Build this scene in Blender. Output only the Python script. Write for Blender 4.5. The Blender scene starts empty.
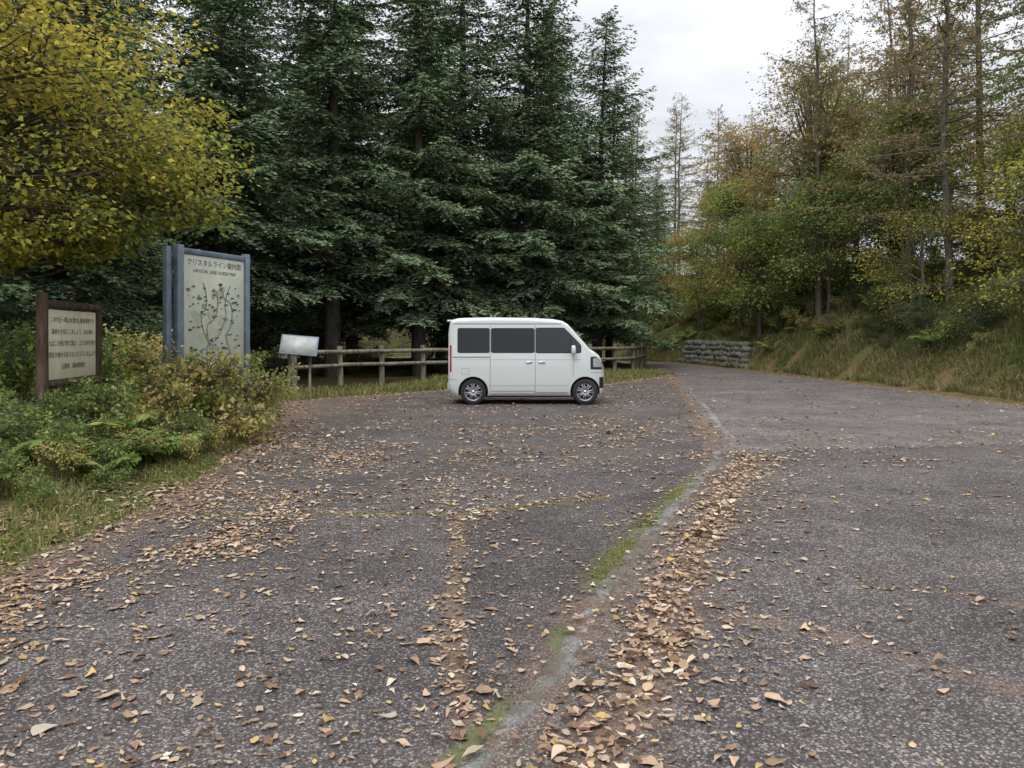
import bpy, bmesh, math, random
import numpy as np
from mathutils import Vector, Matrix
random.seed(3)
RG = np.random.default_rng(11)
scene = bpy.context.scene
scene.view_settings.view_transform = 'Standard'
scene.view_settings.look = 'None'
scene.view_settings.exposure = 0
col = scene.collection

# ------------------------------------------------------------------ helpers
def link(o):
    col.objects.link(o); return o

def build(name, parts, mats, smooth=False):
    Vs=[];Cs=[];LV=[];LS=[];MI=[];off=0;lo=0
    for V,F,C,mi in parts:
        V=np.asarray(V,dtype=np.float32).reshape(-1,3)
        F=np.asarray(F,dtype=np.int64)
        if len(V)==0 or len(F)==0: continue
        C=np.asarray(C,dtype=np.float32)
        if C.ndim==1: C=np.tile(C,(len(V),1))
        if C.shape[1]==3: C=np.hstack([C,np.ones((len(C),1),np.float32)])
        n,k=F.shape
        Vs.append(V);Cs.append(C);LV.append((F+off).ravel())
        LS.append(lo+np.arange(n)*k);MI.append(np.full(n,mi))
        off+=len(V);lo+=n*k
    V=np.concatenate(Vs);C=np.concatenate(Cs);LV=np.concatenate(LV);LS=np.concatenate(LS);MI=np.concatenate(MI)
    me=bpy.data.meshes.new(name)
    me.vertices.add(len(V));me.vertices.foreach_set('co',V.ravel())
    me.loops.add(len(LV));me.loops.foreach_set('vertex_index',LV.astype(np.int32))
    me.polygons.add(len(LS));me.polygons.foreach_set('loop_start',LS.astype(np.int32))
    me.polygons.foreach_set('material_index',MI.astype(np.int32))
    if smooth: me.polygons.foreach_set('use_smooth',np.ones(len(LS),dtype=bool))
    me.update(calc_edges=True)
    a=me.attributes.new('Col','FLOAT_COLOR','POINT')
    a.data.foreach_set('color',C.ravel())
    for m in mats: me.materials.append(m)
    return me

def obj(name, me, loc=(0,0,0), rot=(0,0,0), sc=(1,1,1), parent=None):
    o=bpy.data.objects.new(name,me);o.location=loc;o.rotation_euler=rot;o.scale=sc
    link(o)
    if parent: o.parent=parent
    return o

def empty(name, loc=(0,0,0), rz=0):
    e=bpy.data.objects.new(name,None);e.location=loc;e.rotation_euler=(0,0,rz);e.empty_display_size=.2
    return link(e)

def nrm(a): return a/np.maximum(np.linalg.norm(a,axis=-1,keepdims=True),1e-9)

def tube(P,R,n=6):
    P=np.asarray(P,float);R=np.asarray(R,float)
    T=nrm(np.gradient(P,axis=0))
    ref=np.array([0,0,1.]) if abs(T[0,2])<.8 else np.array([1.,0,0])
    A=nrm(np.cross(T,ref));B=np.cross(T,A)
    th=np.arange(n)*2*np.pi/n
    V=P[:,None]+R[:,None,None]*(np.cos(th)[None,:,None]*A[:,None]+np.sin(th)[None,:,None]*B[:,None])
    m=len(P);V=V.reshape(-1,3)
    i=np.arange(m-1)[:,None]*n;j=np.arange(n)[None];j2=(j+1)%n
    F=np.stack([i+j,i+j2,i+n+j2,i+n+j],-1).reshape(-1,4)
    return V,F

def prisms(P0,P1,r0,r1):
    P0=np.asarray(P0,float);P1=np.asarray(P1,float);n=len(P0)
    r0=np.broadcast_to(r0,(n,));r1=np.broadcast_to(r1,(n,))
    T=nrm(P1-P0);ref=np.where(np.abs(T[:,2:3])<.8,[[0,0,1.]],[[1.,0,0]])
    A=nrm(np.cross(T,ref));B=np.cross(T,A)
    V=np.zeros((n,6,3))
    for k in range(3):
        d=math.cos(k*2.0944)*A+math.sin(k*2.0944)*B
        V[:,k]=P0+d*r0[:,None];V[:,3+k]=P1+d*r1[:,None]
    b=np.arange(n)[:,None]*6
    F=np.concatenate([b+np.array([[k,(k+1)%3,3+(k+1)%3,3+k]]) for k in range(3)])
    return V.reshape(-1,3),F

def leaves(P,D,N,L,W,fold=.12):
    n=len(P);D=nrm(D);S=nrm(np.cross(D,N));N2=np.cross(S,D)
    L=np.broadcast_to(L,(n,))[:,None];W=np.broadcast_to(W,(n,))[:,None]
    V=np.zeros((n,4,3))
    V[:,0]=P;V[:,1]=P+D*L*.45+S*W*.5+N2*W*fold;V[:,2]=P+D*L;V[:,3]=P+D*L*.45-S*W*.5+N2*W*fold
    return V.reshape(-1,3),np.arange(4*n).reshape(-1,4)

def vnoise(x,y,sc,seed=0):
    x=np.asarray(x)*sc+1000.3+seed*17.1;y=np.asarray(y)*sc+1000.7+seed*9.7
    xi=np.floor(x).astype(np.int64);yi=np.floor(y).astype(np.int64)
    fx=x-xi;fy=y-yi;fx=fx*fx*(3-2*fx);fy=fy*fy*(3-2*fy)
    def h(a,b):
        v=(a*374761393+b*668265263+seed*144269)&0x7fffffff
        v=((v^(v>>13))*1274126177)&0x7fffffff
        return ((v^(v>>16))&0xffff)/65535.
    return (h(xi,yi)*(1-fx)+h(xi+1,yi)*fx)*(1-fy)+(h(xi,yi+1)*(1-fx)+h(xi+1,yi+1)*fx)*fy
def fbm(x,y,sc,seed=0,o=3):
    return sum(vnoise(x,y,sc*2**i,seed+i)*.5**i for i in range(o))/sum(.5**i for i in range(o))
def sstep(a,b,x):
    t=np.clip((x-a)/(b-a),0,1);return t*t*(3-2*t)
def segd(x,y,pts):
    d=np.full(np.shape(x),1e9)
    for (ax,ay),(bx,by) in zip(pts[:-1],pts[1:]):
        vx,vy=bx-ax,by-ay
        t=np.clip(((x-ax)*vx+(y-ay)*vy)/(vx*vx+vy*vy),0,1)
        d=np.minimum(d,np.hypot(x-ax-t*vx,y-ay-t*vy))
    return d

# ------------------------------------------------------------------ materials
def newmat(name):
    m=bpy.data.materials.new(name);m.use_nodes=True
    nt=m.node_tree;nt.nodes.clear()
    out=nt.nodes.new('ShaderNodeOutputMaterial')
    return m,nt,out
def N(nt,t,**kw):
    n=nt.nodes.new(t)
    for k,v in kw.items(): setattr(n,k,v)
    return n
def L(nt,a,b): nt.links.new(a,b)
def mixc(nt,fac,a,b,mode='MIX'):
    n=nt.nodes.new('ShaderNodeMix');n.data_type='RGBA';n.blend_type=mode
    for s,v in ((n.inputs[0],fac),(n.inputs[6],a),(n.inputs[7],b)):
        if isinstance(v,bpy.types.NodeSocket): L(nt,v,s)
        elif isinstance(v,(int,float)): s.default_value=v
        else: s.default_value=(*v,1)
    return n.outputs[2]
def math_(nt,op,a,b=None,clamp=False):
    n=nt.nodes.new('ShaderNodeMath');n.operation=op;n.use_clamp=clamp
    for s,v in ((n.inputs[0],a),(n.inputs[1],b)):
        if v is None: continue
        if isinstance(v,bpy.types.NodeSocket): L(nt,v,s)
        else: s.default_value=v
    return n.outputs[0]
def maprange(nt,v,a,b,c=0,d=1):
    n=nt.nodes.new('ShaderNodeMapRange');L(nt,v,n.inputs[0])
    for i,x in enumerate((a,b,c,d)): n.inputs[i+1].default_value=x
    return n.outputs[0]
def noise(nt,sc,det=3,rough=.6,vec=None):
    n=N(nt,'ShaderNodeTexNoise');n.inputs['Scale'].default_value=sc;n.inputs['Detail'].default_value=det;n.inputs['Roughness'].default_value=rough
    if vec: L(nt,vec,n.inputs['Vector'])
    return n.outputs[0]
def bump(nt,h,dist,strength=1):
    b=N(nt,'ShaderNodeBump');b.inputs['Distance'].default_value=dist;b.inputs['Strength'].default_value=strength
    L(nt,h,b.inputs['Height']);return b.outputs[0]
def pbsdf(nt,out,**kw):
    p=N(nt,'ShaderNodeBsdfPrincipled')
    for k,v in kw.items():
        k=k.replace('_',' ')
        if isinstance(v,bpy.types.NodeSocket): L(nt,v,p.inputs[k])
        else:
            p.inputs[k].default_value=(*v,1) if isinstance(v,tuple) else v
    L(nt,p.outputs[0],out.inputs[0]);return p

def plain(name,c,rough=.6,metal=0,coat=0,nsc=None,namp=.25,bd=0):
    m,nt,out=newmat(name)
    geo=N(nt,'ShaderNodeTexCoord')
    cc=c
    kw={}
    if nsc:
        f=noise(nt,nsc,4,.65,geo.outputs['Object'])
        cc=mixc(nt,maprange(nt,f,.3,.7),tuple(x*(1-namp) for x in c),tuple(min(1,x*(1+namp)) for x in c))
        if bd: kw['Normal']=bump(nt,f,bd)
    pbsdf(nt,out,Base_Color=cc,Roughness=rough,Metallic=metal,Coat_Weight=coat,**kw)
    return m

def leafmat(name,trans=.35):
    m,nt,out=newmat(name)
    a=N(nt,'ShaderNodeAttribute',attribute_name='Col')
    d=N(nt,'ShaderNodeBsdfDiffuse')
    L(nt,a.outputs['Color'],d.inputs['Color'])
    if trans>0:
        t=N(nt,'ShaderNodeBsdfTranslucent');L(nt,a.outputs['Color'],t.inputs['Color'])
        mx=N(nt,'ShaderNodeMixShader');mx.inputs[0].default_value=trans
        L(nt,d.outputs[0],mx.inputs[1]);L(nt,t.outputs[0],mx.inputs[2]);L(nt,mx.outputs[0],out.inputs[0])
    else: L(nt,d.outputs[0],out.inputs[0])
    return m
M_leaf=leafmat('foliage',.4)
M_needle=leafmat('needles',0)
M_litter=leafmat('dry_leaf',0)

def barkmat(name,c1,c2,sc=6):
    m,nt,out=newmat(name)
    tc=N(nt,'ShaderNodeTexCoord');mp=N(nt,'ShaderNodeMapping');mp.inputs['Scale'].default_value=(3,3,.6)
    L(nt,tc.outputs['Object'],mp.inputs[0])
    f=noise(nt,sc,4,.7,mp.outputs[0])
    c=mixc(nt,maprange(nt,f,.35,.65),c1,c2)
    d=N(nt,'ShaderNodeBsdfDiffuse');L(nt,c,d.inputs['Color']);L(nt,bump(nt,f,.02),d.inputs['Normal']);L(nt,d.outputs[0],out.inputs[0])
    return m
M_firbark=barkmat('fir_bark',(.045,.04,.033),(.14,.125,.105))
M_bark=barkmat('grey_bark',(.07,.06,.05),(.2,.18,.15))
M_wood=barkmat('weathered_wood',(.12,.10,.07),(.34,.31,.24),4)
M_brownwood=barkmat('brown_wood',(.05,.038,.03),(.14,.105,.08),4)

# asphalt : Col = (dirt, paint, moss, tone)
def asphalt(name):
    m,nt,out=newmat(name)
    g=N(nt,'ShaderNodeNewGeometry');pos=g.outputs['Position']
    a=N(nt,'ShaderNodeAttribute',attribute_name='Col')
    sp=N(nt,'ShaderNodeSeparateColor');L(nt,a.outputs['Color'],sp.inputs[0])
    dirt,paint,moss=sp.outputs;tone=a.outputs['Alpha']
    v=N(nt,'ShaderNodeTexVoronoi');v.inputs['Scale'].default_value=90;L(nt,pos,v.inputs['Vector'])
    rs=N(nt,'ShaderNodeSeparateColor');L(nt,v.outputs['Color'],rs.inputs[0])
    stone=math_(nt,'POWER',maprange(nt,rs.outputs[0],.3,1,0,1),2.2)
    c=mixc(nt,stone,(.076,.069,.067),(.33,.31,.295))
    fine=noise(nt,230,2,.6,pos)
    c=mixc(nt,maprange(nt,fine,.52,.72,0,.5),c,(.26,.24,.23))
    c=mixc(nt,maprange(nt,v.outputs['Distance'],.35,.75,0,.75),c,(.032,.029,.027))
    big=noise(nt,.9,5,.65,pos)
    nm=noise(nt,4.5,4,.65,pos)
    c=mixc(nt,1,c,mixc(nt,maprange(nt,big,.32,.68),(.72,.70,.69),(1.25,1.22,1.20)),'MULTIPLY')
    c=mixc(nt,1,c,mixc(nt,maprange(nt,nm,.3,.7),(.80,.79,.78),(1.18,1.16,1.14)),'MULTIPLY')
    tn=N(nt,'ShaderNodeCombineColor')
    for i in range(3): L(nt,tone,tn.inputs[i])
    c=mixc(nt,1,c,tn.outputs[0],'MULTIPLY')
    nf=noise(nt,42,4,.75,pos)
    dd=math_(nt,'ADD',math_(nt,'MULTIPLY',dirt,.62),math_(nt,'MULTIPLY',math_(nt,'SUBTRACT',nm,.5),.3))
    th=math_(nt,'ADD',nf,dd)
    dm=maprange(nt,th,.68,.92,0,.75)
    dcol=mixc(nt,maprange(nt,fine,.35,.65),(.11,.066,.048),(.31,.20,.135))
    c=mixc(nt,dm,c,dcol)
    mf=math_(nt,'ADD',nf,math_(nt,'MULTIPLY',moss,.55))
    mm=maprange(nt,mf,.72,.9,0,.85)
    c=mixc(nt,math_(nt,'MULTIPLY',mm,maprange(nt,moss,.02,.2)),c,mixc(nt,fine,(.06,.075,.025),(.18,.19,.08)))
    pf=math_(nt,'ADD',noise(nt,9,5,.8,pos),math_(nt,'MULTIPLY',paint,.36))
    pm=math_(nt,'MULTIPLY',maprange(nt,pf,.74,.88,0,.8),maprange(nt,paint,.1,.4))
    c=mixc(nt,pm,c,mixc(nt,nf,(.17,.165,.155),(.55,.54,.51)))
    h=math_(nt,'SUBTRACT',rs.outputs[0],v.outputs['Distance'])
    pbsdf(nt,out,Base_Color=c,Roughness=.9,Specular_IOR_Level=.25,Normal=bump(nt,h,.006,.8))
    return m
M_asph=asphalt('asphalt')

def concretemat():
    m,nt,out=newmat('worn_concrete')
    g=N(nt,'ShaderNodeNewGeometry');pos=g.outputs['Position']
    f=noise(nt,16,5,.8,pos);f2=noise(nt,80,3,.75,pos);f3=noise(nt,4,4,.7,pos)
    c=mixc(nt,maprange(nt,f,.38,.62),(.085,.08,.074),(.31,.30,.28))
    c=mixc(nt,maprange(nt,f2,.5,.66,0,.6),c,(.40,.39,.36))
    c=mixc(nt,maprange(nt,f2,.5,.36,0,.6),c,(.06,.055,.05))
    c=mixc(nt,maprange(nt,f3,.46,.60,0,.85),c,(.11,.095,.065))
    pbsdf(nt,out,Base_Color=c,Roughness=.95,Normal=bump(nt,math_(nt,'ADD',f,f2),.015,.9))
    return m
M_conc=concretemat()

def groundmat():
    m,nt,out=newmat('ground_soil')
    g=N(nt,'ShaderNodeNewGeometry');pos=g.outputs['Position']
    a=N(nt,'ShaderNodeAttribute',attribute_name='Col')
    f=noise(nt,9,5,.75,pos);f2=noise(nt,45,3,.7,pos);f3=noise(nt,1.2,4,.6,pos)
    c=mixc(nt,1,a.outputs['Color'],mixc(nt,maprange(nt,f,.3,.7),(.5,.5,.5),(1.4,1.35,1.2)),'MULTIPLY')
    c=mixc(nt,maprange(nt,f2,.55,.7,0,.5),c,(.2,.13,.07))
    c=mixc(nt,maprange(nt,f3,.4,.65,0,.6),c,(.07,.10,.03))
    d=N(nt,'ShaderNodeBsdfDiffuse');L(nt,c,d.inputs['Color']);L(nt,bump(nt,f,.05,.8),d.inputs['Normal']);L(nt,d.outputs[0],out.inputs[0])
    return m
M_ground=groundmat()

# ------------------------------------------------------------------ layout
YB=np.array([-10,0,2.67,3.45,4.92,7.0,9.3,11.1,18,29.5,38,42.5,46,48.5,50.5,55,60])
XB=np.array([-4.,-1.1,-.11,.22,.69,1.54,2.5,2.93,4.17,6.15,7.0,6.0,2,-4,-12,-40,-60.])
def xb(y): return np.interp(y,YB,XB)
YL=np.array([-10,0,4.0,5.1,6.3,8,11,14,17.6,18.6,21.3,23.5,29.4,29.5])
XLv=np.array([-3.2,-3.2,-3.15,-3.3,-3.2,-3.3,-3.8,-4.5,-5.3,-4.4,-2,2.6,5.9,6.15])
def xl(y): 
    y=np.asarray(y,float);return np.where(y<29.5,np.interp(y,YL,XLv),xb(y))
YR=np.array([-30,24,30,35,38,43,48,52,55,60,70]);XR=np.array([11,11,10.4,9.9,9.7,8.8,5,-2,-12,-40,-60.])
def xr(y): return np.interp(y,YR,XR)
def hz(x,y,nz=True):
    x=np.asarray(x,float);y=np.asarray(y,float)
    s=(xr(y+.5)-xr(y-.5));d=(x-xr(y))/np.sqrt(1+s*s)
    amp=np.interp(y,[0,30,45,60,120],[3.9,3.8,2.9,1.8,1.2])
    hr=amp*np.clip((d-.5)/4.2,0,1)**.85+.14*np.clip(d-4.7,0,40)
    s2=(xl(y+.5)-xl(y-.5));dl=(xl(y)-x)/np.sqrt(1+s2*s2)
    side=sstep(21,16,y)
    hl=.05*np.clip(dl/.5,0,1)+side*.13*np.clip(dl-.3,0,4)
    h=np.where(d>0,np.clip(d/.4,0,1)*.04+hr,np.where(dl>0,hl,-.04))
    if nz:
        o=np.clip(np.maximum(d,dl)/.6,0,1)
        h=h+o*(fbm(x,y,1.1,5)-.4)*.2+np.clip(np.maximum(d,dl)/3,0,1)*(fbm(x,y,.25,9)-.5)*.5
    return h

xs=np.concatenate([np.linspace(-220,-16,24),np.arange(-15,24,.27),np.linspace(25,220,24)])
ys=np.concatenate([np.linspace(-120,-5,14),np.arange(-4,60,.27),np.linspace(62,420,40)])
X,Y=np.meshgrid(xs,ys);Z=hz(X,Y)
d=X-xr(Y);dl=xl(Y)-X
forest=np.array([.06,.045,.03]);grass=np.array([.11,.12,.045]);bank=np.array([.12,.115,.05]);verge=np.array([.22,.14,.085])
C=np.tile(forest,(X.size,1)).reshape(*X.shape,3)
w=(np.clip(1-dl/3.2,0,1)*(dl>-1))[...,None];C=C*(1-w)+grass*w
w=((d>-.5)&(d<7))[...,None]*1.;C=C*(1-w)+bank*w
w=(np.exp(-((d-.5)/.6)**2)*(fbm(X,Y,.8,3)+.4))[...,None].clip(0,1);C=C*(1-w)+verge*w
nx,ny=len(xs),len(ys)
def gf(nx,ny):
    i=np.arange(ny-1)[:,None]*nx+np.arange(nx-1)[None]
    return np.stack([i,i+1,i+nx+1,i+nx],-1).reshape(-1,4)
obj('ground',build('ground',[(np.stack([X,Y,Z],-1).reshape(-1,3),gf(nx,ny),C.reshape(-1,3),0)],[M_ground],True))

CR1=[(-3.0,6.3),(-1.7,6.5),(-.44,6.45),(.1,6.75),(.9,7.15)]
CR2=[(-.44,6.45),(-.36,5.0),(-.22,2.9)]
CR3=[(-3.6,12.6),(-1,12.3),(1.4,12.5),(2.9,11.8)]
CR4=[(2.4,9.75),(4.5,10.2),(7.2,10.8),(11,11.6)]
CR5=[(1.2,4.1),(1.76,3.7),(2.2,3.2),(2.5,2.4)]
CR6=[(2.3,4.6),(2.9,4.2),(3.3,3.6)]
CR7=[(3.2,8.2),(4.6,7.2),(5.0,5.6),(6.5,5.0)]
def pave_attr(x,y):
    wob=(fbm(x,y,2.5,21)-.5)*.16
    b=x-xb(y)+wob*.6
    near=sstep(11,9,y)
    dirt=np.zeros_like(x)+.02
    dirt=np.maximum(dirt,.5*np.exp(-((b-.40)/.3)**2)*near)
    dirt=np.maximum(dirt,.42*np.exp(-((b)/.22)**2))
    dirt=np.maximum(dirt,.5*np.exp(-(np.clip(x-xl(y),0,9)/.5)**2))
    dirt=np.maximum(dirt,.55*np.exp(-(np.clip(xr(y)-x,0,9)/.6)**2))
    dirt+=np.where(b<0,.08,.03)+ .14*sstep(.5,.75,fbm(x,y,.35,31))*np.where(b<0,1,.5)
    dirt+=.30*np.exp(-((x+4)/1.6)**2)*sstep(10,13,y)
    dirt+=.22*sstep(12,20,y)*(b<0)*fbm(x,y,.6,33)
    dirt=np.maximum(dirt,.6*np.exp(-((segd(x+wob,y+wob,CR2))/.08)**2))
    dirt=np.maximum(dirt,.5*np.exp(-((segd(x+wob,y+wob,CR1))/.12)**2))
    dirt=np.maximum(dirt,.5*np.exp(-((segd(x+wob,y+wob,CR5))/.12)**2))
    dirt=np.maximum(dirt,.45*np.exp(-((segd(x+wob,y+wob,CR6))/.09)**2))
    dirt=np.maximum(dirt,.3*np.exp(-((segd(x+wob,y+wob,CR4))/.12)**2))
    dirt=np.maximum(dirt,.4*np.exp(-((segd(x+2*wob,y+2*wob,CR7))/.04)**2))
    dirt=np.maximum(dirt,.5*np.exp(-((segd(x+wob,y+wob,CR3))/.12)**2))
    moss=.9*np.exp(-((segd(x+wob*.7,y+wob*.7,CR1))/.055)**2)
    moss=np.maximum(moss,.5*np.exp(-((segd(x+wob,y+wob,CR2))/.04)**2))
    moss=np.maximum(moss,.5*np.exp(-((segd(x+wob,y+wob,CR3))/.06)**2))
    moss=np.maximum(moss,.8*np.exp(-((b+.11)/.09)**2)*near*sstep(.2,.45,fbm(x,y,1.3,41)))
    paint=.55*np.exp(-((b+.01)/.10)**4)*near*(.6+.6*fbm(x,y,2.2,43))
    paint=np.maximum(paint,.80*np.exp(-((x-xb(y)-.24)/.08)**4)*(1-near)*sstep(22,16,y)*(.6+.75*fbm(x,y,1.1,44)))
    paint=np.maximum(paint,.66*np.exp(-((x-xb(y)-.80)/.06)**4)*(sstep(16,14,y)*sstep(10,11,y)))
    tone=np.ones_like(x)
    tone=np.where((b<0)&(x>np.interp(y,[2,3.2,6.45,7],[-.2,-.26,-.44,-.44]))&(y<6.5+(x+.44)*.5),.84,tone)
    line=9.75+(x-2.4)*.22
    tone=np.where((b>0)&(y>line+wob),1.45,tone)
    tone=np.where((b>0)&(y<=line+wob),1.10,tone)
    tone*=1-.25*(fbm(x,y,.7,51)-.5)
    return np.stack([dirt.clip(0,1),paint.clip(0,1.2),moss.clip(0,1),tone],-1)
def pavement(name,lo,hi,nx,yy):
    t=np.linspace(0,1,nx)
    Yg=np.repeat(yy[:,None],nx,1);a=lo(yy)[:,None];b=hi(yy)[:,None]
    Xg=a+(b-a)*t[None]
    Cg=pave_attr(Xg,Yg)
    V=np.stack([Xg,Yg,np.zeros_like(Xg)],-1).reshape(-1,3)
    obj(name,build(name,[(V,gf(nx,len(yy)),Cg.reshape(-1,4),0)],[M_asph]))
pavement('parking_lot',xl,xb,150,np.concatenate([np.arange(-10,1.5,.3),np.arange(1.5,14,.05),np.arange(14,29.4,.12)]))
pavement('road',xb,xr,200,np.concatenate([np.arange(-10,1.5,.3),np.arange(1.5,14,.05),np.arange(14,30,.12),np.arange(30,60,.25)]))

# broken, half-buried concrete kerb between lot and road: one crumbling strip
def kerb():
    yy=np.arange(-2,10.0,.012);m=13;u=np.linspace(-1,1,m)
    hw=.062+(vnoise(yy,yy*0+1,5,3)-.5)*.03+(vnoise(yy,yy*0+1,28,4)-.5)*.022
    cx=xb(yy)-.01+(vnoise(yy,yy*0+9,.9,8)-.5)*.03
    Yg=np.repeat(yy[:,None],m,1);Xg=cx[:,None]+u[None]*hw[:,None]
    Zg=.006+(fbm(Xg,Yg,7,6)-.47)*.045+(vnoise(Xg,Yg,45,7)-.5)*.008-.012*(np.abs(u[None])**4)
    joint=np.abs(((yy+.13*np.sin(yy*3))%.6)-.3)<.012
    Zg=np.where(joint[:,None],-.01,Zg)
    Zg[:,0]=-.01;Zg[:,-1]=-.01
    Zg=np.clip(Zg,-.012,.016)
    obj('concrete_kerb',build('concrete_kerb',[(np.stack([Xg,Yg,Zg],-1).reshape(-1,3),gf(m,len(yy)),(.3,)*3,0)],[M_conc],True))
kerb()

# ------------------------------------------------------------------ fallen leaves
def fallen():
    n=2500000
    x=RG.uniform(-6,11,n);y=2+ (RG.uniform(0,1,n)**1.35)*28
    pdf=1/(1.35*28)*((np.maximum(y-2,1e-3)/28)**(1/1.35-1))/17
    wob=(fbm(x,y,2.5,21)-.5)*.16
    b=x-xb(y)+wob*.6
    inlot=(x>xl(y)-.8)&(x<xr(y)+.3)
    clump=.3+1.8*sstep(.32,.78,fbm(x,y,1.2,61))
    clump*=.55+.9*vnoise(x,y,5,66)
    D=np.where(b<0,115.,38.)*clump
    D+=np.where(b<0,480*np.exp(-((x+2.5)/1.4)**2)*sstep(12,6,y)*clump,0)
    D+=np.where(b<0,230*np.exp(-((x+1)/1.2)**2)*sstep(8,3.5,y)*clump,0)
    D+=1400*np.exp(-((b-.36)/.18)**2)*sstep(10.2,8,y)*(.10+1.35*fbm(x,y,2,71))*sstep(.03,.2,b)
    D+=320*np.exp(-((b-.5)/.5)**2)*sstep(10.6,9,y)
    D+=150*np.exp(-(b/.22)**2)*sstep(9,11,y)
    D+=420*np.exp(-((x-xl(y))/.6)**2)
    D+=80*np.exp(-((xr(y)-x)/.6)**2)
    for cr,a,w_ in ((CR1,520,.09),(CR2,700,.08),(CR3,420,.14),(CR5,160,.15),(CR6,120,.12),(CR4,60,.2)):
        D+=a*np.exp(-(segd(x+wob,y+wob,cr)/w_)**2)
    D*=np.where(np.abs(x-xb(y)+.01)<.07,.5,1)*np.where(y>12,.6,1)
    keep=(RG.uniform(0,1,n)<D/(n*pdf))&inlot
    x=x[keep];y=y[keep];b=b[keep];n=len(x)
    pile=np.exp(-((b-.36)/.2)**2)*(y<10)
    z=np.maximum(hz(x,y),0)+.003+RG.uniform(0,.006,n)+pile*RG.uniform(0,.022,n)
    z+=np.where(np.abs(x-xb(y)+.01)<.09,.016,0)*(y<10)
    size=RG.lognormal(-4.06,.40,n).clip(.007,.044)*.92
    size=np.where(RG.uniform(0,1,n)<.36,size*.42,size)
    size=np.where((y>9),size*1.3,size)
    k=10;th=np.arange(k)*2*np.pi/k
    ox=np.cos(th)*1.1+np.where(np.arange(k)==0,.4,0);oy=np.sin(th)*.72*(1-.22*np.cos(th))
    jag=RG.uniform(.78,1.14,(n,k))
    lx=ox[None]*jag;ly=oy[None]*jag*RG.uniform(.6,1.1,(n,1))
    cu=RG.normal(0,.18,(n,1));cv=RG.normal(.14,.32,(n,1))
    lz=cu*lx**2+cv*ly**2+RG.normal(0,.07,(n,k))
    loc=np.concatenate([np.zeros((n,1,3)),np.stack([lx,ly,lz],-1)],1)*size[:,None,None]
    yaw=RG.uniform(0,6.283,n);tl=RG.normal(0,.14,n)+pile*RG.normal(0,.22,n)
    c,s=np.cos(tl)[:,None],np.sin(tl)[:,None]
    yy=loc[:,:,1]*c-loc[:,:,2]*s;zz=loc[:,:,1]*s+loc[:,:,2]*c
    c,s=np.cos(yaw)[:,None],np.sin(yaw)[:,None]
    xx=loc[:,:,0]*c-yy*s;yy=loc[:,:,0]*s+yy*c
    zz=zz-zz.min(1,keepdims=True)
    V=np.stack([xx+x[:,None],yy+y[:,None],zz+z[:,None]],-1).reshape(-1,3)
    base=np.arange(n)[:,None]*(k+1)
    F=np.concatenate([base+np.array([[0,1+i,1+(i+1)%k]]) for i in range(k)])
    pal=np.array([[.46,.33,.22],[.53,.42,.31],[.35,.235,.155],[.23,.14,.095],[.50,.35,.14],[.38,.25,.17],[.60,.51,.41],[.15,.095,.065]])
    ci=RG.choice(8,n,p=[.21,.19,.17,.14,.04,.12,.06,.07])
    Cc=pal[ci]*RG.uniform(.6,1.1,(n,1))
    Cc=np.repeat(Cc,k+1,0)*RG.uniform(.82,1.12,(n*(k+1),1))
    obj('fallen_leaves',build('fallen_leaves',[(V,F,Cc,0)],[M_litter]))
    print('leaves',n)
fallen()

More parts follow.
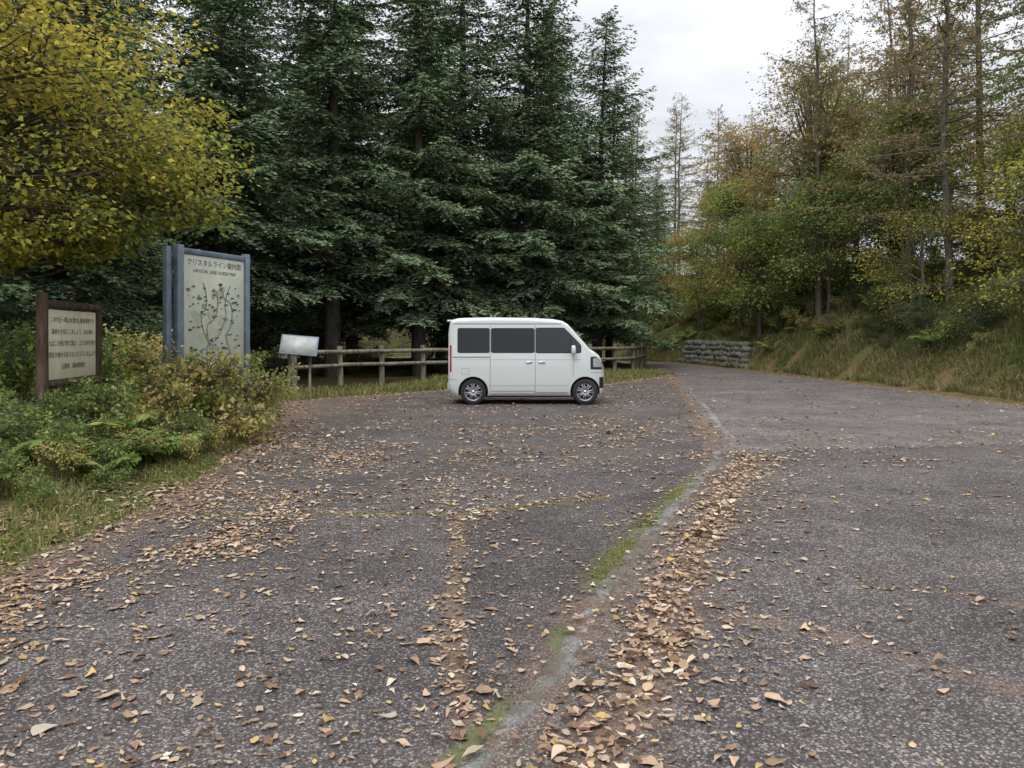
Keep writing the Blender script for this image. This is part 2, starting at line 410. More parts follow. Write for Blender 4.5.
# ------------------------------------------------------------------ trees
def fir(name,seed,H,R,z0,step=.15,light=1.0):
    r=np.random.default_rng(seed);parts=[]
    lean=r.normal(0,.15,2)
    zt=np.linspace(-.3,H,14);tx=lean[0]*(zt/H)**2;ty=lean[1]*(zt/H)**2
    rad=.0145*H*(1-zt/H*.97).clip(.02)+.01
    V,F=tube(np.stack([tx,ty,zt],1),rad,9);parts.append((V,F,(.1,.1,.1),0))
    def tr(z): return np.array([lean[0]*(z/H)**2,lean[1]*(z/H)**2,z])
    B0=[];B1=[];R0=[];R1=[];LP=[];LD=[];LC=[];LL=[]
    z=.9
    while z<z0+.5:
        for k in range(r.integers(1,5)):
            az=r.uniform(0,6.283);l=r.uniform(.5,2.0)
            p=tr(z);q=p+np.array([math.cos(az)*l,math.sin(az)*l,-.15*l+r.normal(0,.15)])
            B0.append(p);B1.append(q);R0.append(.014);R1.append(.003)
            for j in range(4):
                m=p+(q-p)*r.uniform(.3,.9);B0.append(m);B1.append(m+r.normal(0,.22,3));R0.append(.006);R1.append(.002)
        z+=r.uniform(.15,.4)
    z=z0;fa=r.uniform(0,6)
    while z<H-.15:
        t=(z-z0)/(H-z0)
        prof=R*(1-t)**.78*min(1,.75+t*2.2)+.12
        nb=5 if t<.85 else 4
        fa+=.6
        for k in range(nb):
            if r.uniform()<.08: continue
            az=fa+k*6.283/nb+r.normal(0,.35);Lb=prof*r.uniform(.55,1.2)
            up=.02+.75*t**1.5+r.normal(0,.11);dr=.34*(1-t)+.05
            dh=np.array([math.cos(az),math.sin(az),0]);sd=np.array([-dh[1],dh[0],0])
            zz=z+r.uniform(-.2,.2);base=tr(zz)
            S=np.linspace(0,1,5)
            pp=base+S[:,None]*Lb*dh+np.array([0,0,1])*(Lb*(up*S-dr*S**2+.14*S**4))[:,None]
            for i in range(4):
                B0.append(pp[i]);B1.append(pp[i+1]);R0.append(.006+.009*Lb*(1-S[i]));R1.append(.004+.009*Lb*(1-S[i+1]))
            nt=max(4,int(Lb/step));s=np.linspace(.07,1,nt)+r.normal(0,.01,nt)
            s=np.clip(s,0,1);s=np.repeat(s,2);sg=np.tile([1,-1],nt)
            P=base+s[:,None]*Lb*dh+np.array([0,0,1])*(Lb*(up*s-dr*s**2+.14*s**4))[:,None]
            tl=(.34*Lb*(1-s)**.75*np.clip(s*4,.35,1)+.15)*r.uniform(.6,1.25,len(s))
            an=np.radians(62-25*s)+r.normal(0,.12,len(s))
            TD=nrm(dh*np.cos(an)[:,None]+sd*(np.sin(an)*sg)[:,None]+np.array([0,0,1])*(r.normal(-.22,.18,len(s)))[:,None])
            m=int(np.ceil(tl.max()/.13))
            J=np.arange(m)[None]*.13+.03
            ok=(J<tl[:,None])
            Q=P[:,None]+TD[:,None]*J[...,None]+np.array([0,0,-1])*(.3*J**2)[...,None]
            Q=Q[ok];T2=np.repeat(TD[:,None],m,1)[ok];tipf=(J/np.maximum(tl[:,None],.1))[ok]
            sf=np.repeat(s[:,None],m,1)[ok]
            sideV=nrm(np.cross(T2,[0,0,1.]))
            bc=r.normal(1,.22)
            for sgn in (1,-1):
                dd=T2+sideV*sgn*r.uniform(.3,.8,(len(Q),1))+r.normal(0,.2,(len(Q),3))+[0,0,-.02]
                LP.append(Q);LD.append(dd);LL.append(r.uniform(.14,.23,len(Q)))
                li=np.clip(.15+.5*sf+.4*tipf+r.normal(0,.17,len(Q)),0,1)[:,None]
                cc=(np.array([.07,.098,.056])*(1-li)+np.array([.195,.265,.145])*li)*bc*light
                LC.append(cc)
        z+=r.uniform(.26,.40)*(1 if t<.8 else .7)
    V,F=prisms(np.array(B0),np.array(B1),np.array(R0),np.array(R1));parts.append((V,F,(.1,.1,.1),0))
    P=np.concatenate(LP);D=np.concatenate(LD);Cc=np.concatenate(LC).clip(.008,1);Ln=np.concatenate(LL)
    Nn=np.tile([0,0,.8],(len(P),1))+r.normal(0,.8,(len(P),3))
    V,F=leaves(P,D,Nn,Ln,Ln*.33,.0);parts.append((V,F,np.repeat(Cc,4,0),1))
    return build(name,parts,[M_firbark,M_needle])

def larch(name,seed,H,R,z0,tuft,colr,dens=8):
    r=np.random.default_rng(seed);parts=[]
    zt=np.linspace(-.4,H,16);wx=np.cumsum(r.normal(0,.05,16));wy=np.cumsum(r.normal(0,.05,16))
    V,F=tube(np.stack([wx,wy,zt],1),.009*H*(1-zt/H*.96).clip(.03)+.01,8);parts.append((V,F,(.1,.1,.1),0))
    B0=[];B1=[];R0=[];R1=[];TP=[]
    z=z0
    while z<H-.2:
        t=(z-z0)/(H-z0);az=r.uniform(0,6.283);Lb=(R*(1-t)**.7*min(1,.6+2*t)+.2)*r.uniform(.5,1.2)
        d_=np.array([math.cos(az),math.sin(az),0]);up=-.05+.5*t+r.normal(0,.12)
        base=np.array([np.interp(z,zt,wx),np.interp(z,zt,wy),z]);S=np.linspace(0,1,6)
        wob=np.cumsum(r.normal(0,.04*Lb,(6,3)),0)*[[1,1,.5]]
        pp=base+S[:,None]*Lb*d_+np.array([0,0,1])*(Lb*(up*S-.3*S**2+.3*S**3))[:,None]+wob;pp[0]=base
        for i in range(5):
            B0.append(pp[i]);B1.append(pp[i+1]);R0.append(.007+.009*Lb*(1-S[i]));R1.append(.006+.009*Lb*(1-S[i+1]))
        for j in range(int(Lb*dens)):
            s=r.uniform(.12,1);i=min(4,int(s*5));p=pp[i]+(pp[i+1]-pp[i])*(s*5-i)
            tw=d_*r.uniform(.1,.7)+np.array([-d_[1],d_[0],0])*r.choice([-1,1])*r.uniform(.3,1)+[0,0,r.normal(-.25,.25)]
            l=r.uniform(.25,.95)*(1.1-s*.5);q=p+tw*l
            B0.append(p);B1.append(q);R0.append(.006);R1.append(.003);TP.append((p,q))
        z+=r.uniform(.1,.22)
    V,F=prisms(np.array(B0),np.array(B1),np.array(R0),np.array(R1));parts.append((V,F,(.1,.1,.1),0))
    a=np.array([t[0] for t in TP]);b=np.array([t[1] for t in TP])
    a=np.repeat(a,tuft,0);b=np.repeat(b,tuft,0);s=r.uniform(0,1.05,(len(a),1))
    P=a+(b-a)*s+r.normal(0,.04,a.shape);D=r.normal(0,1,a.shape)+[0,0,.2]
    Ln=r.uniform(.08,.19,len(P));V,F=leaves(P,D,r.normal(0,1,a.shape),Ln,Ln*.42,0)
    Cc=(np.array(colr)[r.integers(0,len(colr),len(P))]*r.uniform(.65,1.2,(len(P),1)))
    parts.append((V,F,np.repeat(Cc,4,0),1))
    return build(name,parts,[M_bark,M_leaf])

def bez(a,b,c,n):
    t=np.linspace(0,1,n)[:,None];return a*(1-t)**2+2*b*t*(1-t)+c*t*t
def broadleaf(name,seed,trunk,tr,blobs,pal,leaf=.08,per=26,flat=.35,sprd=.42,bark=None):
    r=np.random.default_rng(seed);parts=[];T=np.array(trunk,float)
    tt=np.linspace(0,len(T)-1,10);TP=np.stack([np.interp(tt,np.arange(len(T)),T[:,k]) for k in range(3)],1)
    TP[1:]+=r.normal(0,.04,(9,3));V,F=tube(TP,np.linspace(tr,tr*.3,10),8);parts.append((V,F,(.1,)*3,0))
    B0=[];B1=[];R0=[];R1=[];LP=[];LD=[];LN=[];LC=[];LL=[]
    pal=np.array(pal)
    for (c,rad,ns,bias) in blobs:
        c=np.array(c,float);rad=np.array(rad,float)
        i=r.integers(3,10);st=TP[min(9,i)]
        if st[2]>c[2]: st=TP[np.argmin(abs(TP[:,2]-max(c[2]-.8,TP[2,2])))]
        mid=(st+c)/2+r.normal(0,.2,3)+[0,0,.25];limb=bez(st,mid,c,8)
        rr=np.linspace(tr*.36,tr*.09,8);V,F=tube(limb,rr,5);parts.append((V,F,(.1,)*3,0))
        for _ in range(ns):
            u=nrm(r.normal(0,1,3))*r.uniform(.25,1)**.45;q=c+u*rad
            li=r.integers(2,8);s0=limb[li];m=(s0+q)/2+r.normal(0,.12,3)+[0,0,.08]
            sb=bez(s0,m,q,5)
            for k in range(4):
                B0.append(sb[k]);B1.append(sb[k+1]);R0.append(tr*.13*(1-k/5)+.003);R1.append(tr*.13*(1-(k+1)/5)+.003)
            n=int(per*r.uniform(.5,1.5));od=nrm((q-s0)*[1,1,.4])
            off=r.normal(0,sprd,(n,3))*[1,1,flat]*np.linalg.norm(rad)/1.6
            P=q+off
            for k in range(3):
                B0.append(q-od*.1);B1.append(P[k]);R0.append(.004);R1.append(.002)
            D=nrm(off*[1,1,0]+od*.3+r.normal(0,.3,(n,3)))+[0,0,-.35]
            Nn=np.array([0,0,1.])+r.normal(0,.55,(n,3))
            cb=np.clip(bias+r.normal(0,.2)+r.normal(0,.14,n),0,.999)*(len(pal)-1)
            a=np.floor(cb).astype(int);f=(cb-a)[:,None];Cc=(pal[a]*(1-f)+pal[np.minimum(a+1,len(pal)-1)]*f)*r.uniform(.65,1.2,(n,1))
            LP.append(P);LD.append(D);LN.append(Nn);LC.append(Cc);LL.append(leaf*r.uniform(.6,1.25,n))
    V,F=prisms(np.array(B0),np.array(B1),np.array(R0),np.array(R1));parts.append((V,F,(.1,)*3,0))
    P=np.concatenate(LP);Ln=np.concatenate(LL)
    V,F=leaves(P,np.concatenate(LD),np.concatenate(LN),Ln,Ln*.62);parts.append((V,F,np.repeat(np.concatenate(LC),4,0),1))
    return build(name,parts,[bark or M_bark,M_leaf])

def place(me,name,x,y,rz=None,s=1,dz=0):
    return obj(name,me,(x,y,float(hz(x,y))-.05+dz),(0,0,random.uniform(0,6.28) if rz is None else rz),(s,s,s))

firs=[fir('fir_a',1,18,3.9,2.4),fir('fir_b',2,20,4.2,3.0),fir('fir_c',3,15.5,4.4,1.7,light=1.1),fir('fir_d',4,17,3.7,1.9,light=.9),fir('fir_e',5,21,3.9,3.4)]
for x,y,i,s in [(-9.3,24.5,1,1),(-6.4,27.4,4,1),(-3.5,29.0,0,1.05),(-2.0,31.6,1,1.05),(.6,31.2,3,1.12),(3.8,34.4,2,1.02),(5.0,39.5,2,.92),(1.8,37,0,1),
                (-12.2,20,0,.9),(-9.8,17.2,3,.8),(-13.5,25,4,1),(-11.5,13.2,1,.8),(-9.6,11.5,2,.5),(-13,9,0,.8),(-6.8,32.5,3,1),(-10.5,30,0,1)]:
    place(firs[i],'fir_tree',x,y,s=s)
r=np.random.default_rng(5)
pts=[];tries=0
while len(pts)<20 and tries<4000:
    tries+=1
    y=r.uniform(34,50);x=r.uniform(-26,y*.145-.5)
    if all((x-a)**2+(y-b)**2>13 for a,b in pts) and x<xl(y)-4: pts.append((x,y))
for a,b in pts: place(firs[r.choice([0,2,3])],'fir_tree',a,b,s=r.uniform(.85,1.05))
r=np.random.default_rng(8)
for k in range(8):
    place(firs[r.integers(0,5)],'fir_tree',r.uniform(-27,-17),5+k*3.4,s=r.uniform(.8,1.05))

OR=[[.38,.28,.13],[.29,.24,.11],[.42,.32,.15],[.22,.22,.10]]
lar=[larch('larch_a',21,17,4.4,2.6,6,OR),larch('larch_b',22,19,4.2,3.6,5,[[.27,.26,.12],[.2,.22,.1],[.34,.28,.14]]),larch('larch_c',23,15,4.8,1.8,3,OR,9)]
for x,y,i,s in [(15.4,21.5,2,1),(17.8,25,1,1),(14.6,28,0,.95),(12.6,31.5,1,.78),(19,31,1,1),(17.2,35,0,.9),(22,27,0,1),(21,37,0,1),
                (16.6,42,0,.85),(20,46,1,.85),(13.2,50,0,.8),(17,55,1,.8),
                (13.5,61,1,.85),(18.5,66,0,.85),(11.2,68,1,.9),(15.4,73,0,.95),(9.6,64,1,.72),
                (19,18.5,1,1),(16.0,16.0,2,.9),(12.6,80,1,.95),(9.5,78,0,.9),(26,30,1,1.1),(14.0,24.6,2,.95)]:
    place(lar[i],'larch_tree',x,y,s=s)
for x,y,i,s in [(8.6,60,3,.5),(12.5,66,0,.6),(5.5,62,3,.75),(15.5,61,3,.55),(20,60,3,.65),(24.5,33,3,.7),(21.5,52,0,.65)]:
    place(firs[i],'fir_tree',x,y,s=s)

def gen_blobs(seed,H,R,n,ns,bias):
    r=np.random.default_rng(seed);out=[]
    for k in range(n):
        t=r.uniform(0.22,1);a=r.uniform(0,6.283);rr=R*math.sin(math.pi*min(.95,(t*.8+.1)))*r.uniform(.25,.85)
        out.append(((math.cos(a)*rr,math.sin(a)*rr,H*t*.92),(R*.36,R*.36,R*.24),ns,bias+r.normal(0,.15)))
    return out
GREEN=[[.12,.18,.07],[.20,.30,.08],[.31,.39,.10],[.46,.44,.12]]
RUST=[[.18,.17,.07],[.34,.24,.09],[.44,.29,.11],[.46,.38,.13]]
YEL=[[.15,.20,.06],[.29,.33,.07],[.48,.43,.09],[.62,.50,.10]]
bl=[broadleaf('bl_green',31,[(0,0,-.3),(.1,0,3),(.2,.1,6)],.13,gen_blobs(1,7.5,3.0,20,13,.45),GREEN,.15,34),
    broadleaf('bl_rust',32,[(0,0,-.3),(.2,0,5),(.1,.2,10)],.17,gen_blobs(2,12,3.6,28,15,.5),RUST,.16,34),
    broadleaf('bl_yellow',33,[(0,0,-.3),(-.1,.1,2.5),(-.3,0,4.6)],.09,gen_blobs(3,5.5,2.4,16,12,.5),YEL,.11,32),
    broadleaf('bl_mix',34,[(0,0,-.3),(.1,0,3),(0,.1,7)],.13,gen_blobs(4,9,3.2,22,13,.55),GREEN,.15,34),
    broadleaf('bl_rust_small',35,[(0,0,-.3),(.1,0,2.5),(.1,.1,5)],.10,gen_blobs(6,6.5,2.6,18,12,.5),RUST,.14,32)]
for nm,i,x,y,s in [('maple_tree',0,11.6,36,.85),('maple_tree',3,12.0,40.5,.9),('maple_tree',0,13.0,31.5,.85),('beech_tree',1,13.8,35.5,1.0),('beech_tree',1,13.2,43,.95),
                   ('beech_tree',1,16.8,32.5,.9),('maple_tree',3,17.4,39,1.2),('maple_tree',3,15.6,46,1.1),('maple_tree',2,13.0,18.6,.9),('maple_tree',2,15.4,22.5,.85),('maple_tree',4,17.5,27,.85),
                   ('maple_tree',2,11.0,45,.8),('maple_tree',0,10.2,50,.8),('maple_tree',2,8.0,55,1),('maple_tree',4,4,53.5,.8),('maple_tree',3,14.6,28.5,.8),
                   ('maple_tree',2,13.3,25.0,.75),('maple_tree',0,16.6,22.6,.9),('maple_tree',4,12.7,38.5,.9),('maple_tree',3,19.5,24,1),('maple_tree',0,15.6,31,.9),('maple_tree',4,11.6,47.5,.9)]:
    place(bl[i],nm,x,y,s=s)

blobs=[]
def wb(x,y,z): return (x+7.2,y-8.6,z-.3)
for (x,y,z,rx,rz_,n,b) in [(-5.7,8.6,4.7,1.0,.45,26,.85),(-5.0,8.2,4.2,.9,.4,24,.8),(-5.3,9.2,3.8,1.0,.4,26,.65),(-4.45,9.0,3.6,.8,.35,22,.6),(-4.1,9.4,3.1,.65,.3,22,.45),
    (-5.3,8.2,3.1,1.0,.35,26,.6),(-4.7,9.4,2.85,.9,.3,24,.4),(-5.7,9.0,2.5,.9,.3,22,.5),(-5.2,9.8,5.2,.9,.4,20,.8),(-5.9,8.0,5.4,1.1,.5,24,.9),(-5.9,7.6,3.9,.9,.5,22,.8),
    (-4.6,10.4,4.3,.7,.35,18,.6),(-6.4,9.4,3.2,1,.5,18,.5),(-5.2,7.6,4.9,.7,.35,14,.9),(-6.8,8.6,6.5,1.5,.6,26,.8),(-8.5,8,5.5,1.4,.7,24,.7),(-7.5,10.5,5,1.4,.6,24,.7),(-4.1,10.2,3.7,.5,.25,12,.5),
    (-5.7,9.6,4.3,1.0,.45,24,.6),(-6.2,9.0,4.6,1.0,.5,22,.8),(-4.9,9.0,3.3,.8,.3,20,.5),(-5.0,8.4,2.62,.7,.25,18,.45),(-4.5,8.8,2.55,.5,.2,14,.4),(-5.6,8.2,2.4,.6,.22,16,.5),(-4.3,9.8,2.85,.5,.2,12,.35),(-5.2,9.2,2.3,.5,.18,12,.35),(-5.9,8.4,2.2,.5,.2,12,.5)]:
    blobs.append((wb(x,y,z),(rx,rx*.9,rz_),n,b))
me=broadleaf('yellow_beech',70,[(0,0,-.3),(.15,0,1.8),(.1,-.1,3.6),(.3,0,6.0)],.12,blobs,YEL,.082,42,.3,.33)
place(me,'beech_tree',-7.2,8.6,rz=0)

# ------------------------------------------------------------------ ferns, shrubs, grass
def fern(seed,pal):
    r=np.random.default_rng(seed);P=[];D=[];Nn=[];Ln=[];Cc=[];B0=[];B1=[]
    for k in range(9):
        az=k*.698+r.normal(0,.25);Lf=r.uniform(.5,.95);S=np.linspace(0,1,20)
        dh=np.array([math.cos(az),math.sin(az),0]);sd=np.array([-dh[1],dh[0],0]);tw=r.normal(0,.35)
        hh=r.uniform(1.3,2.0);pp=S[:,None]*Lf*dh*r.uniform(.55,.8)+np.array([0,0,1])*(Lf*(hh*S-.62*hh*S**2)*.62)[:,None]
        B0+=list(pp[:-1]);B1+=list(pp[1:])
        c=np.array(pal[r.integers(0,len(pal))])*r.uniform(.75,1.15)
        for sg in (1,-1):
            P.append(pp[2:]);D.append(sd*sg+dh*.35+r.normal(0,.1,(18,3))+[0,0,tw*sg-.2]);Nn.append(np.tile([0,0,1.],(18,1))+r.normal(0,.25,(18,3)))
            Ln.append(Lf*.26*np.sin(np.pi*(S[2:]*.85+.12))*r.uniform(.8,1.1,18)+.02);Cc.append(np.tile(c,(18,1))*r.uniform(.75,1.2,(18,1)))
    P=np.concatenate(P);Ln=np.concatenate(Ln);V,F=leaves(P,np.concatenate(D),np.concatenate(Nn),Ln,Ln*.24+.008,.05)
    V2,F2=prisms(np.array(B0),np.array(B1),.004,.003)
    return build('fern',[(V,F,np.repeat(np.concatenate(Cc),4,0),0),(V2,F2,(.2,.18,.07),0)],[M_leaf])
fe=[fern(1,[[.16,.25,.07],[.24,.32,.09],[.36,.36,.12]]),fern(2,[[.13,.20,.06],[.19,.28,.08],[.30,.28,.11]]),fern(3,[[.17,.26,.07],[.26,.33,.1],[.40,.36,.15]])]
r=np.random.default_rng(12)
for k in range(150):
    y=r.uniform(5.4,13);x=r.uniform(-7.0,-3.95) if y<9 else r.uniform(-7.0,-4.7)
    if y<8 and x>-4.3 and r.uniform()<.5: continue
    o=place(fe[k%3],'fern_plant',x,y,s=r.uniform(.55,1.1) if y>6.8 else r.uniform(.4,.7),dz=.03)
    o.rotation_euler[0]=r.normal(0,.15);o.rotation_euler[1]=r.normal(0,.15)
r=np.random.default_rng(13)
for k in range(80):
    y=r.uniform(15,45);d_=r.uniform(1.2,6)
    o=place(fe[k%3],'fern_plant',float(xr(y))+d_,y,s=r.uniform(.7,1.3),dz=.03);o.rotation_euler[1]=-.3
def shrub(name,seed,H,R,pal,bias,leaf,n=10,ns=7,per=20):
    r=np.random.default_rng(seed);bb=[]
    for k in range(n):
        a=r.uniform(0,6.283);q=R*r.uniform(.1,.85)
        bb.append(((math.cos(a)*q,math.sin(a)*q,H*r.uniform(.25,.95)),(R*.36,R*.36,H*.2),ns,bias+r.normal(0,.18)))
    return broadleaf(name,seed,[(0,0,-.1),(0,0,H*.3),(.02,0,H*.6)],.02,bb,pal,leaf,per,.6,.34)
PALE=[[.20,.27,.08],[.40,.42,.12],[.64,.54,.2],[.66,.48,.24]]
sh=[shrub('shrub_y',41,1.1,.75,PALE,.5,.075),shrub('shrub_g',42,1.0,.8,[[.12,.19,.06],[.19,.29,.08],[.31,.37,.11],[.44,.44,.14]],.45,.075),shrub('shrub_d',43,1.3,1.0,[[.06,.09,.04],[.09,.13,.05],[.15,.17,.07]],.4,.08),
    shrub('shrub_r',44,1.0,.8,[[.16,.15,.07],[.28,.22,.11],[.40,.30,.16],[.34,.22,.11]],.5,.07)]
for i,x,y,s in [(0,-4.15,10.6,1.1),(0,-3.95,11.6,.9),(0,-4.6,10.2,.9),(0,-4.3,9.6,.75),(1,-4.75,8.6,.8),(1,-5.0,7.6,.65),(1,-4.6,7.4,.6),(1,-5.3,11.8,1.0),(1,-4.8,13.3,.8),
                (0,-5.9,7.2,.9),(1,-6.2,9.6,1.2),(1,-6.3,11.2,1.2),(0,-6.0,12.8,1.0),(1,-4.0,9.3,.5),(0,-4.35,8.9,.5),(0,-6.6,14,1.2),(1,-7.2,16,1.1),(0,-3.75,10.9,.55),(1,-4.1,12.4,.6),(1,-5.3,8.0,.65),(0,-4.7,9.1,.65),
                (1,-4.4,6.6,.45),(1,-4.0,7.6,.4),(0,-4.1,8.3,.4),(1,-3.8,6.2,.28),(1,-4.3,5.7,.4),(0,-3.7,8.8,.32),(1,-4.9,6.5,.55),(0,-4.15,7.0,.38),(1,-3.75,7.1,.25),(0,-4.5,6.1,.38),(1,-4.45,8.0,.55),(1,-3.9,5.3,.28),(1,-4.7,5.4,.4),(0,-3.75,9.6,.4)]:
    place(sh[i],'shrub',x,y,s=s)
r=np.random.default_rng(15)
for k in range(40):
    y=r.uniform(6,36);x=r.uniform(-14,-6.8) if y<22 else r.uniform(-14,min(5,-9+(y-22)*.75))
    place(sh[2 if r.uniform()<.7 else 1],'shrub',x,y,s=r.uniform(.5,1.2))
for k in range(22):
    y=r.uniform(36,46);place(sh[2],'shrub',r.uniform(-24,1),y,s=r.uniform(1.4,2.4))
for k in range(150):
    y=r.uniform(14,50);d_=r.uniform(1.3,5.4) if k%4 else r.uniform(4.2,8)
    if 34<y<44 and d_<1.8: continue
    place(sh[r.choice([0,1,2,3],p=[.2,.42,.2,.18])],'shrub',float(xr(y))+d_,y,s=r.uniform(.3,1.0))
for k in range(34):
    y=r.uniform(15,56);place(sh[r.choice([1,2,3])],'shrub',float(xr(y))+r.uniform(4.6,9),y,s=r.uniform(.9,1.7))
for k in range(20):
    place(sh[r.choice([1,2,0],p=[.4,.4,.2])],'shrub',r.uniform(1,14),r.uniform(54,59),s=r.uniform(.9,1.8))

def blades(x,y,h,lean,pal,seed,w=.012):
    r=np.random.default_rng(seed);n=len(x);z=hz(x,y)-.01
    az=r.uniform(0,6.283,n);l=np.abs(r.normal(lean,.35,n));d_=np.stack([np.cos(az),np.sin(az),0*az],1);s_=np.stack([-np.sin(az),np.cos(az),0*az],1)
    hh=(h*r.uniform(.4,1.25,n))[:,None];P=np.stack([x,y,z],1);l=l[:,None]
    V=np.zeros((n,5,3));ww=w*r.uniform(.6,1.3,(n,1))
    V[:,0]=P-s_*ww;V[:,1]=P+s_*ww
    m=P+d_*hh*l*.35+[0,0,1]*hh*.6
    V[:,2]=m+s_*ww*.7;V[:,3]=m-s_*ww*.7
    V[:,4]=P+d_*hh*l+[0,0,1]*hh*np.maximum(.15,1-.45*l)
    b=np.arange(n)[:,None]*5;pal=np.array(pal);ci=(vnoise(x,y,.9,7)*.8+r.uniform(0,.5,n)).clip(0,.999)*len(pal)
    C_=np.repeat(pal[ci.astype(int)]*r.uniform(.7,1.2,(n,1)),5,0)
    V=V.reshape(-1,3);return [(V,b+np.array([[0,1,2,3]]),C_,0),(V,b+np.array([[3,2,4]]),C_,0)]
GP=[[.15,.2,.06],[.2,.25,.07],[.27,.28,.1],[.36,.32,.15],[.12,.16,.05]]
BP=[[.15,.20,.06],[.20,.26,.08],[.27,.28,.11],[.37,.33,.18],[.27,.21,.11],[.16,.22,.07]]
n=34000;y=3.5+RG.uniform(0,1,n)**1.2*15;x=xl(y)+.12-RG.uniform(0,1,n)**1.2*3.4
k=(fbm(x,y,1.3,81)>.38);x=x[k];y=y[k]
parts=blades(x,y,.11,.8,GP,1,.006)
n=9000;y=RG.uniform(17.8,31,n);x=xl(y)+.1-RG.uniform(0,1,n)*2.6
parts+=blades(x,y,.2,.6,GP,2,.012)
n=9000;y=RG.uniform(20.5,24.4,n);x=RG.uniform(-2.5,4.3,n);k=x<xl(y)+.1;parts+=blades(x[k],y[k],.22,.6,GP,6,.012)
for cr,m_,ln in ((CR1,500,.03),(CR3,260,.04)):
    for (a,b_) in zip(cr[:-1],cr[1:]):
        t=RG.uniform(0,1,m_//3);xx=a[0]+(b_[0]-a[0])*t+RG.normal(0,.03,len(t));yy=a[1]+(b_[1]-a[1])*t+RG.normal(0,.03,len(t))
        kk=vnoise(xx,yy,2.2,4)>.4
        pp=blades(xx[kk],yy[kk],ln,.6,GP,3,.004)
        pp[0][0][:,2]+=.045
        parts+=pp
yy=RG.uniform(2.4,10,11000);xx=xb(yy)-.10+RG.normal(0,.06,len(yy));kk=fbm(xx,yy,1.3,41)>.47;pp=blades(xx[kk],yy[kk],.032,.9,GP,4,.003)
pp[0][0][:,2]+=.045;parts+=pp
obj('grass',build('grass',parts,[M_leaf]))
n=115000;y=11+RG.uniform(0,1,n)**1.2*36;d_=.3+RG.uniform(0,1,n)*6.5;x=xr(y)+d_
k=fbm(x,y,.9,91)>.33;x=x[k];y=y[k]
h_=.2+.3*vnoise(x,y,1.6,95)
parts=blades(x,y,h_,1.0,BP,5,.011)
obj('bank_grass',build('bank_grass',parts,[M_leaf]))

# ------------------------------------------------------------------ fence
def cyl(parts,a,b,ra,rb,mi=0,n=10,seed=0):
    a=np.array(a,float);b=np.array(b,float);t=np.linspace(0,1,6)[:,None]
    rr=np.linspace(ra,rb,6)*(1+np.random.default_rng(seed).normal(0,.04,6))
    P=a+(b-a)*t;V,F=tube(P,rr,n);parts.append((V,F,(.1,)*3,mi))
    for e,c,rv in ((0,a,1),(5,b,0)):
        ring=V[e*n:(e+1)*n];Vc=np.vstack([ring,[c]]);Fc=np.array([[i,(i+1)%n,n] for i in range(n)])
        if rv: Fc=Fc[:,::-1]
        parts.append((Vc,Fc,(.1,)*3,mi))
path=[(-6.35,22.4),(-3.6,25.8),(-.2,27.6),(2.8,28.9),(4.9,31.4),(6.3,36.6)]
seglen=[math.dist(a,b) for a,b in zip(path[:-1],path[1:])];tot=sum(seglen);cum=np.concatenate([[0],np.cumsum(seglen)])
ss=np.linspace(0,tot,13);px=np.interp(ss,cum,[p[0] for p in path]);py=np.interp(ss,cum,[p[1] for p in path])
fence=empty('wooden_fence')
posts=[];rails=[]
for i in range(13):
    z=float(hz(px[i],py[i],False));cyl(posts,(px[i],py[i],z-.2),(px[i]+random.uniform(-.03,.03),py[i],z+1.12+random.uniform(-.04,.04)),.095,.09,seed=i)
    if i<12:
        z2=float(hz(px[i+1],py[i+1],False))
        for hh,rr in ((.97,.07),(.55,.065),):
            dy=random.uniform(-.03,.03)
            cyl(rails,(px[i]-.02,py[i]-.1,z+hh+dy),(px[i+1]+.05,py[i+1]-.1,z2+hh),rr,rr*.9,seed=i+40)
obj('posts',build('posts',posts,[M_wood],True),parent=fence)
obj('rails',build('rails',rails,[M_wood],True),parent=fence)

def box(parts,x0,x1,y0,y1,z0,z1,mi=0,bv=.006):
    bm=bmesh.new();bmesh.ops.create_cube(bm,size=1)
    for v in bm.verts: v.co=Vector(((x0+x1)/2+v.co.x*(x1-x0),(y0+y1)/2+v.co.y*(y1-y0),(z0+z1)/2+v.co.z*(z1-z0)))
    if bv: bmesh.ops.bevel(bm,geom=bm.edges[:],offset=min(bv,.4*min(x1-x0,y1-y0,z1-z0)),segments=1,affect='EDGES')
    V=np.array([v.co[:] for v in bm.verts]);bm.verts.index_update()
    tri=[];qd=[]
    for f in bm.faces:
        ids=[v.index for v in f.verts]
        if len(ids)==4: qd.append(ids)
        else:
            for k in range(1,len(ids)-1): tri.append([ids[0],ids[k],ids[k+1]])
    bm.free()
    if qd: parts.append((V,np.array(qd),(.1,)*3,mi))
    if tri: parts.append((V,np.array(tri),(.1,)*3,mi))

def text(body,size,loc,mat,parent,name,align='CENTER',sx=1):
    c=bpy.data.curves.new(name,'FONT');c.body=body;c.size=size;c.align_x=align;c.resolution_u=2
    o=bpy.data.objects.new(name,c);link(o);bpy.context.view_layer.update()
    dg=bpy.context.evaluated_depsgraph_get();me=bpy.data.meshes.new_from_object(o.evaluated_get(dg))
    bpy.data.objects.remove(o);me.materials.clear();me.materials.append(mat)
    return obj(name,me,loc,(math.pi/2,0,0),(sx,1,1),parent)
M_steel=plain('painted_steel',(.15,.20,.25),.5,0,0,5,.3)
M_cream=plain('sign_cream',(.58,.60,.49),.5,0,0,3,.12)
M_cream2=plain('sign_ivory',(.64,.60,.46),.6,0,0,4,.12)
M_ink=plain('sign_ink',(.03,.035,.035),.6)
M_gr=plain('map_green',(.10,.20,.09),.6,0,0,20,.2)
M_lg=plain('map_lightgreen',(.42,.48,.34),.6,0,0,9,.2)
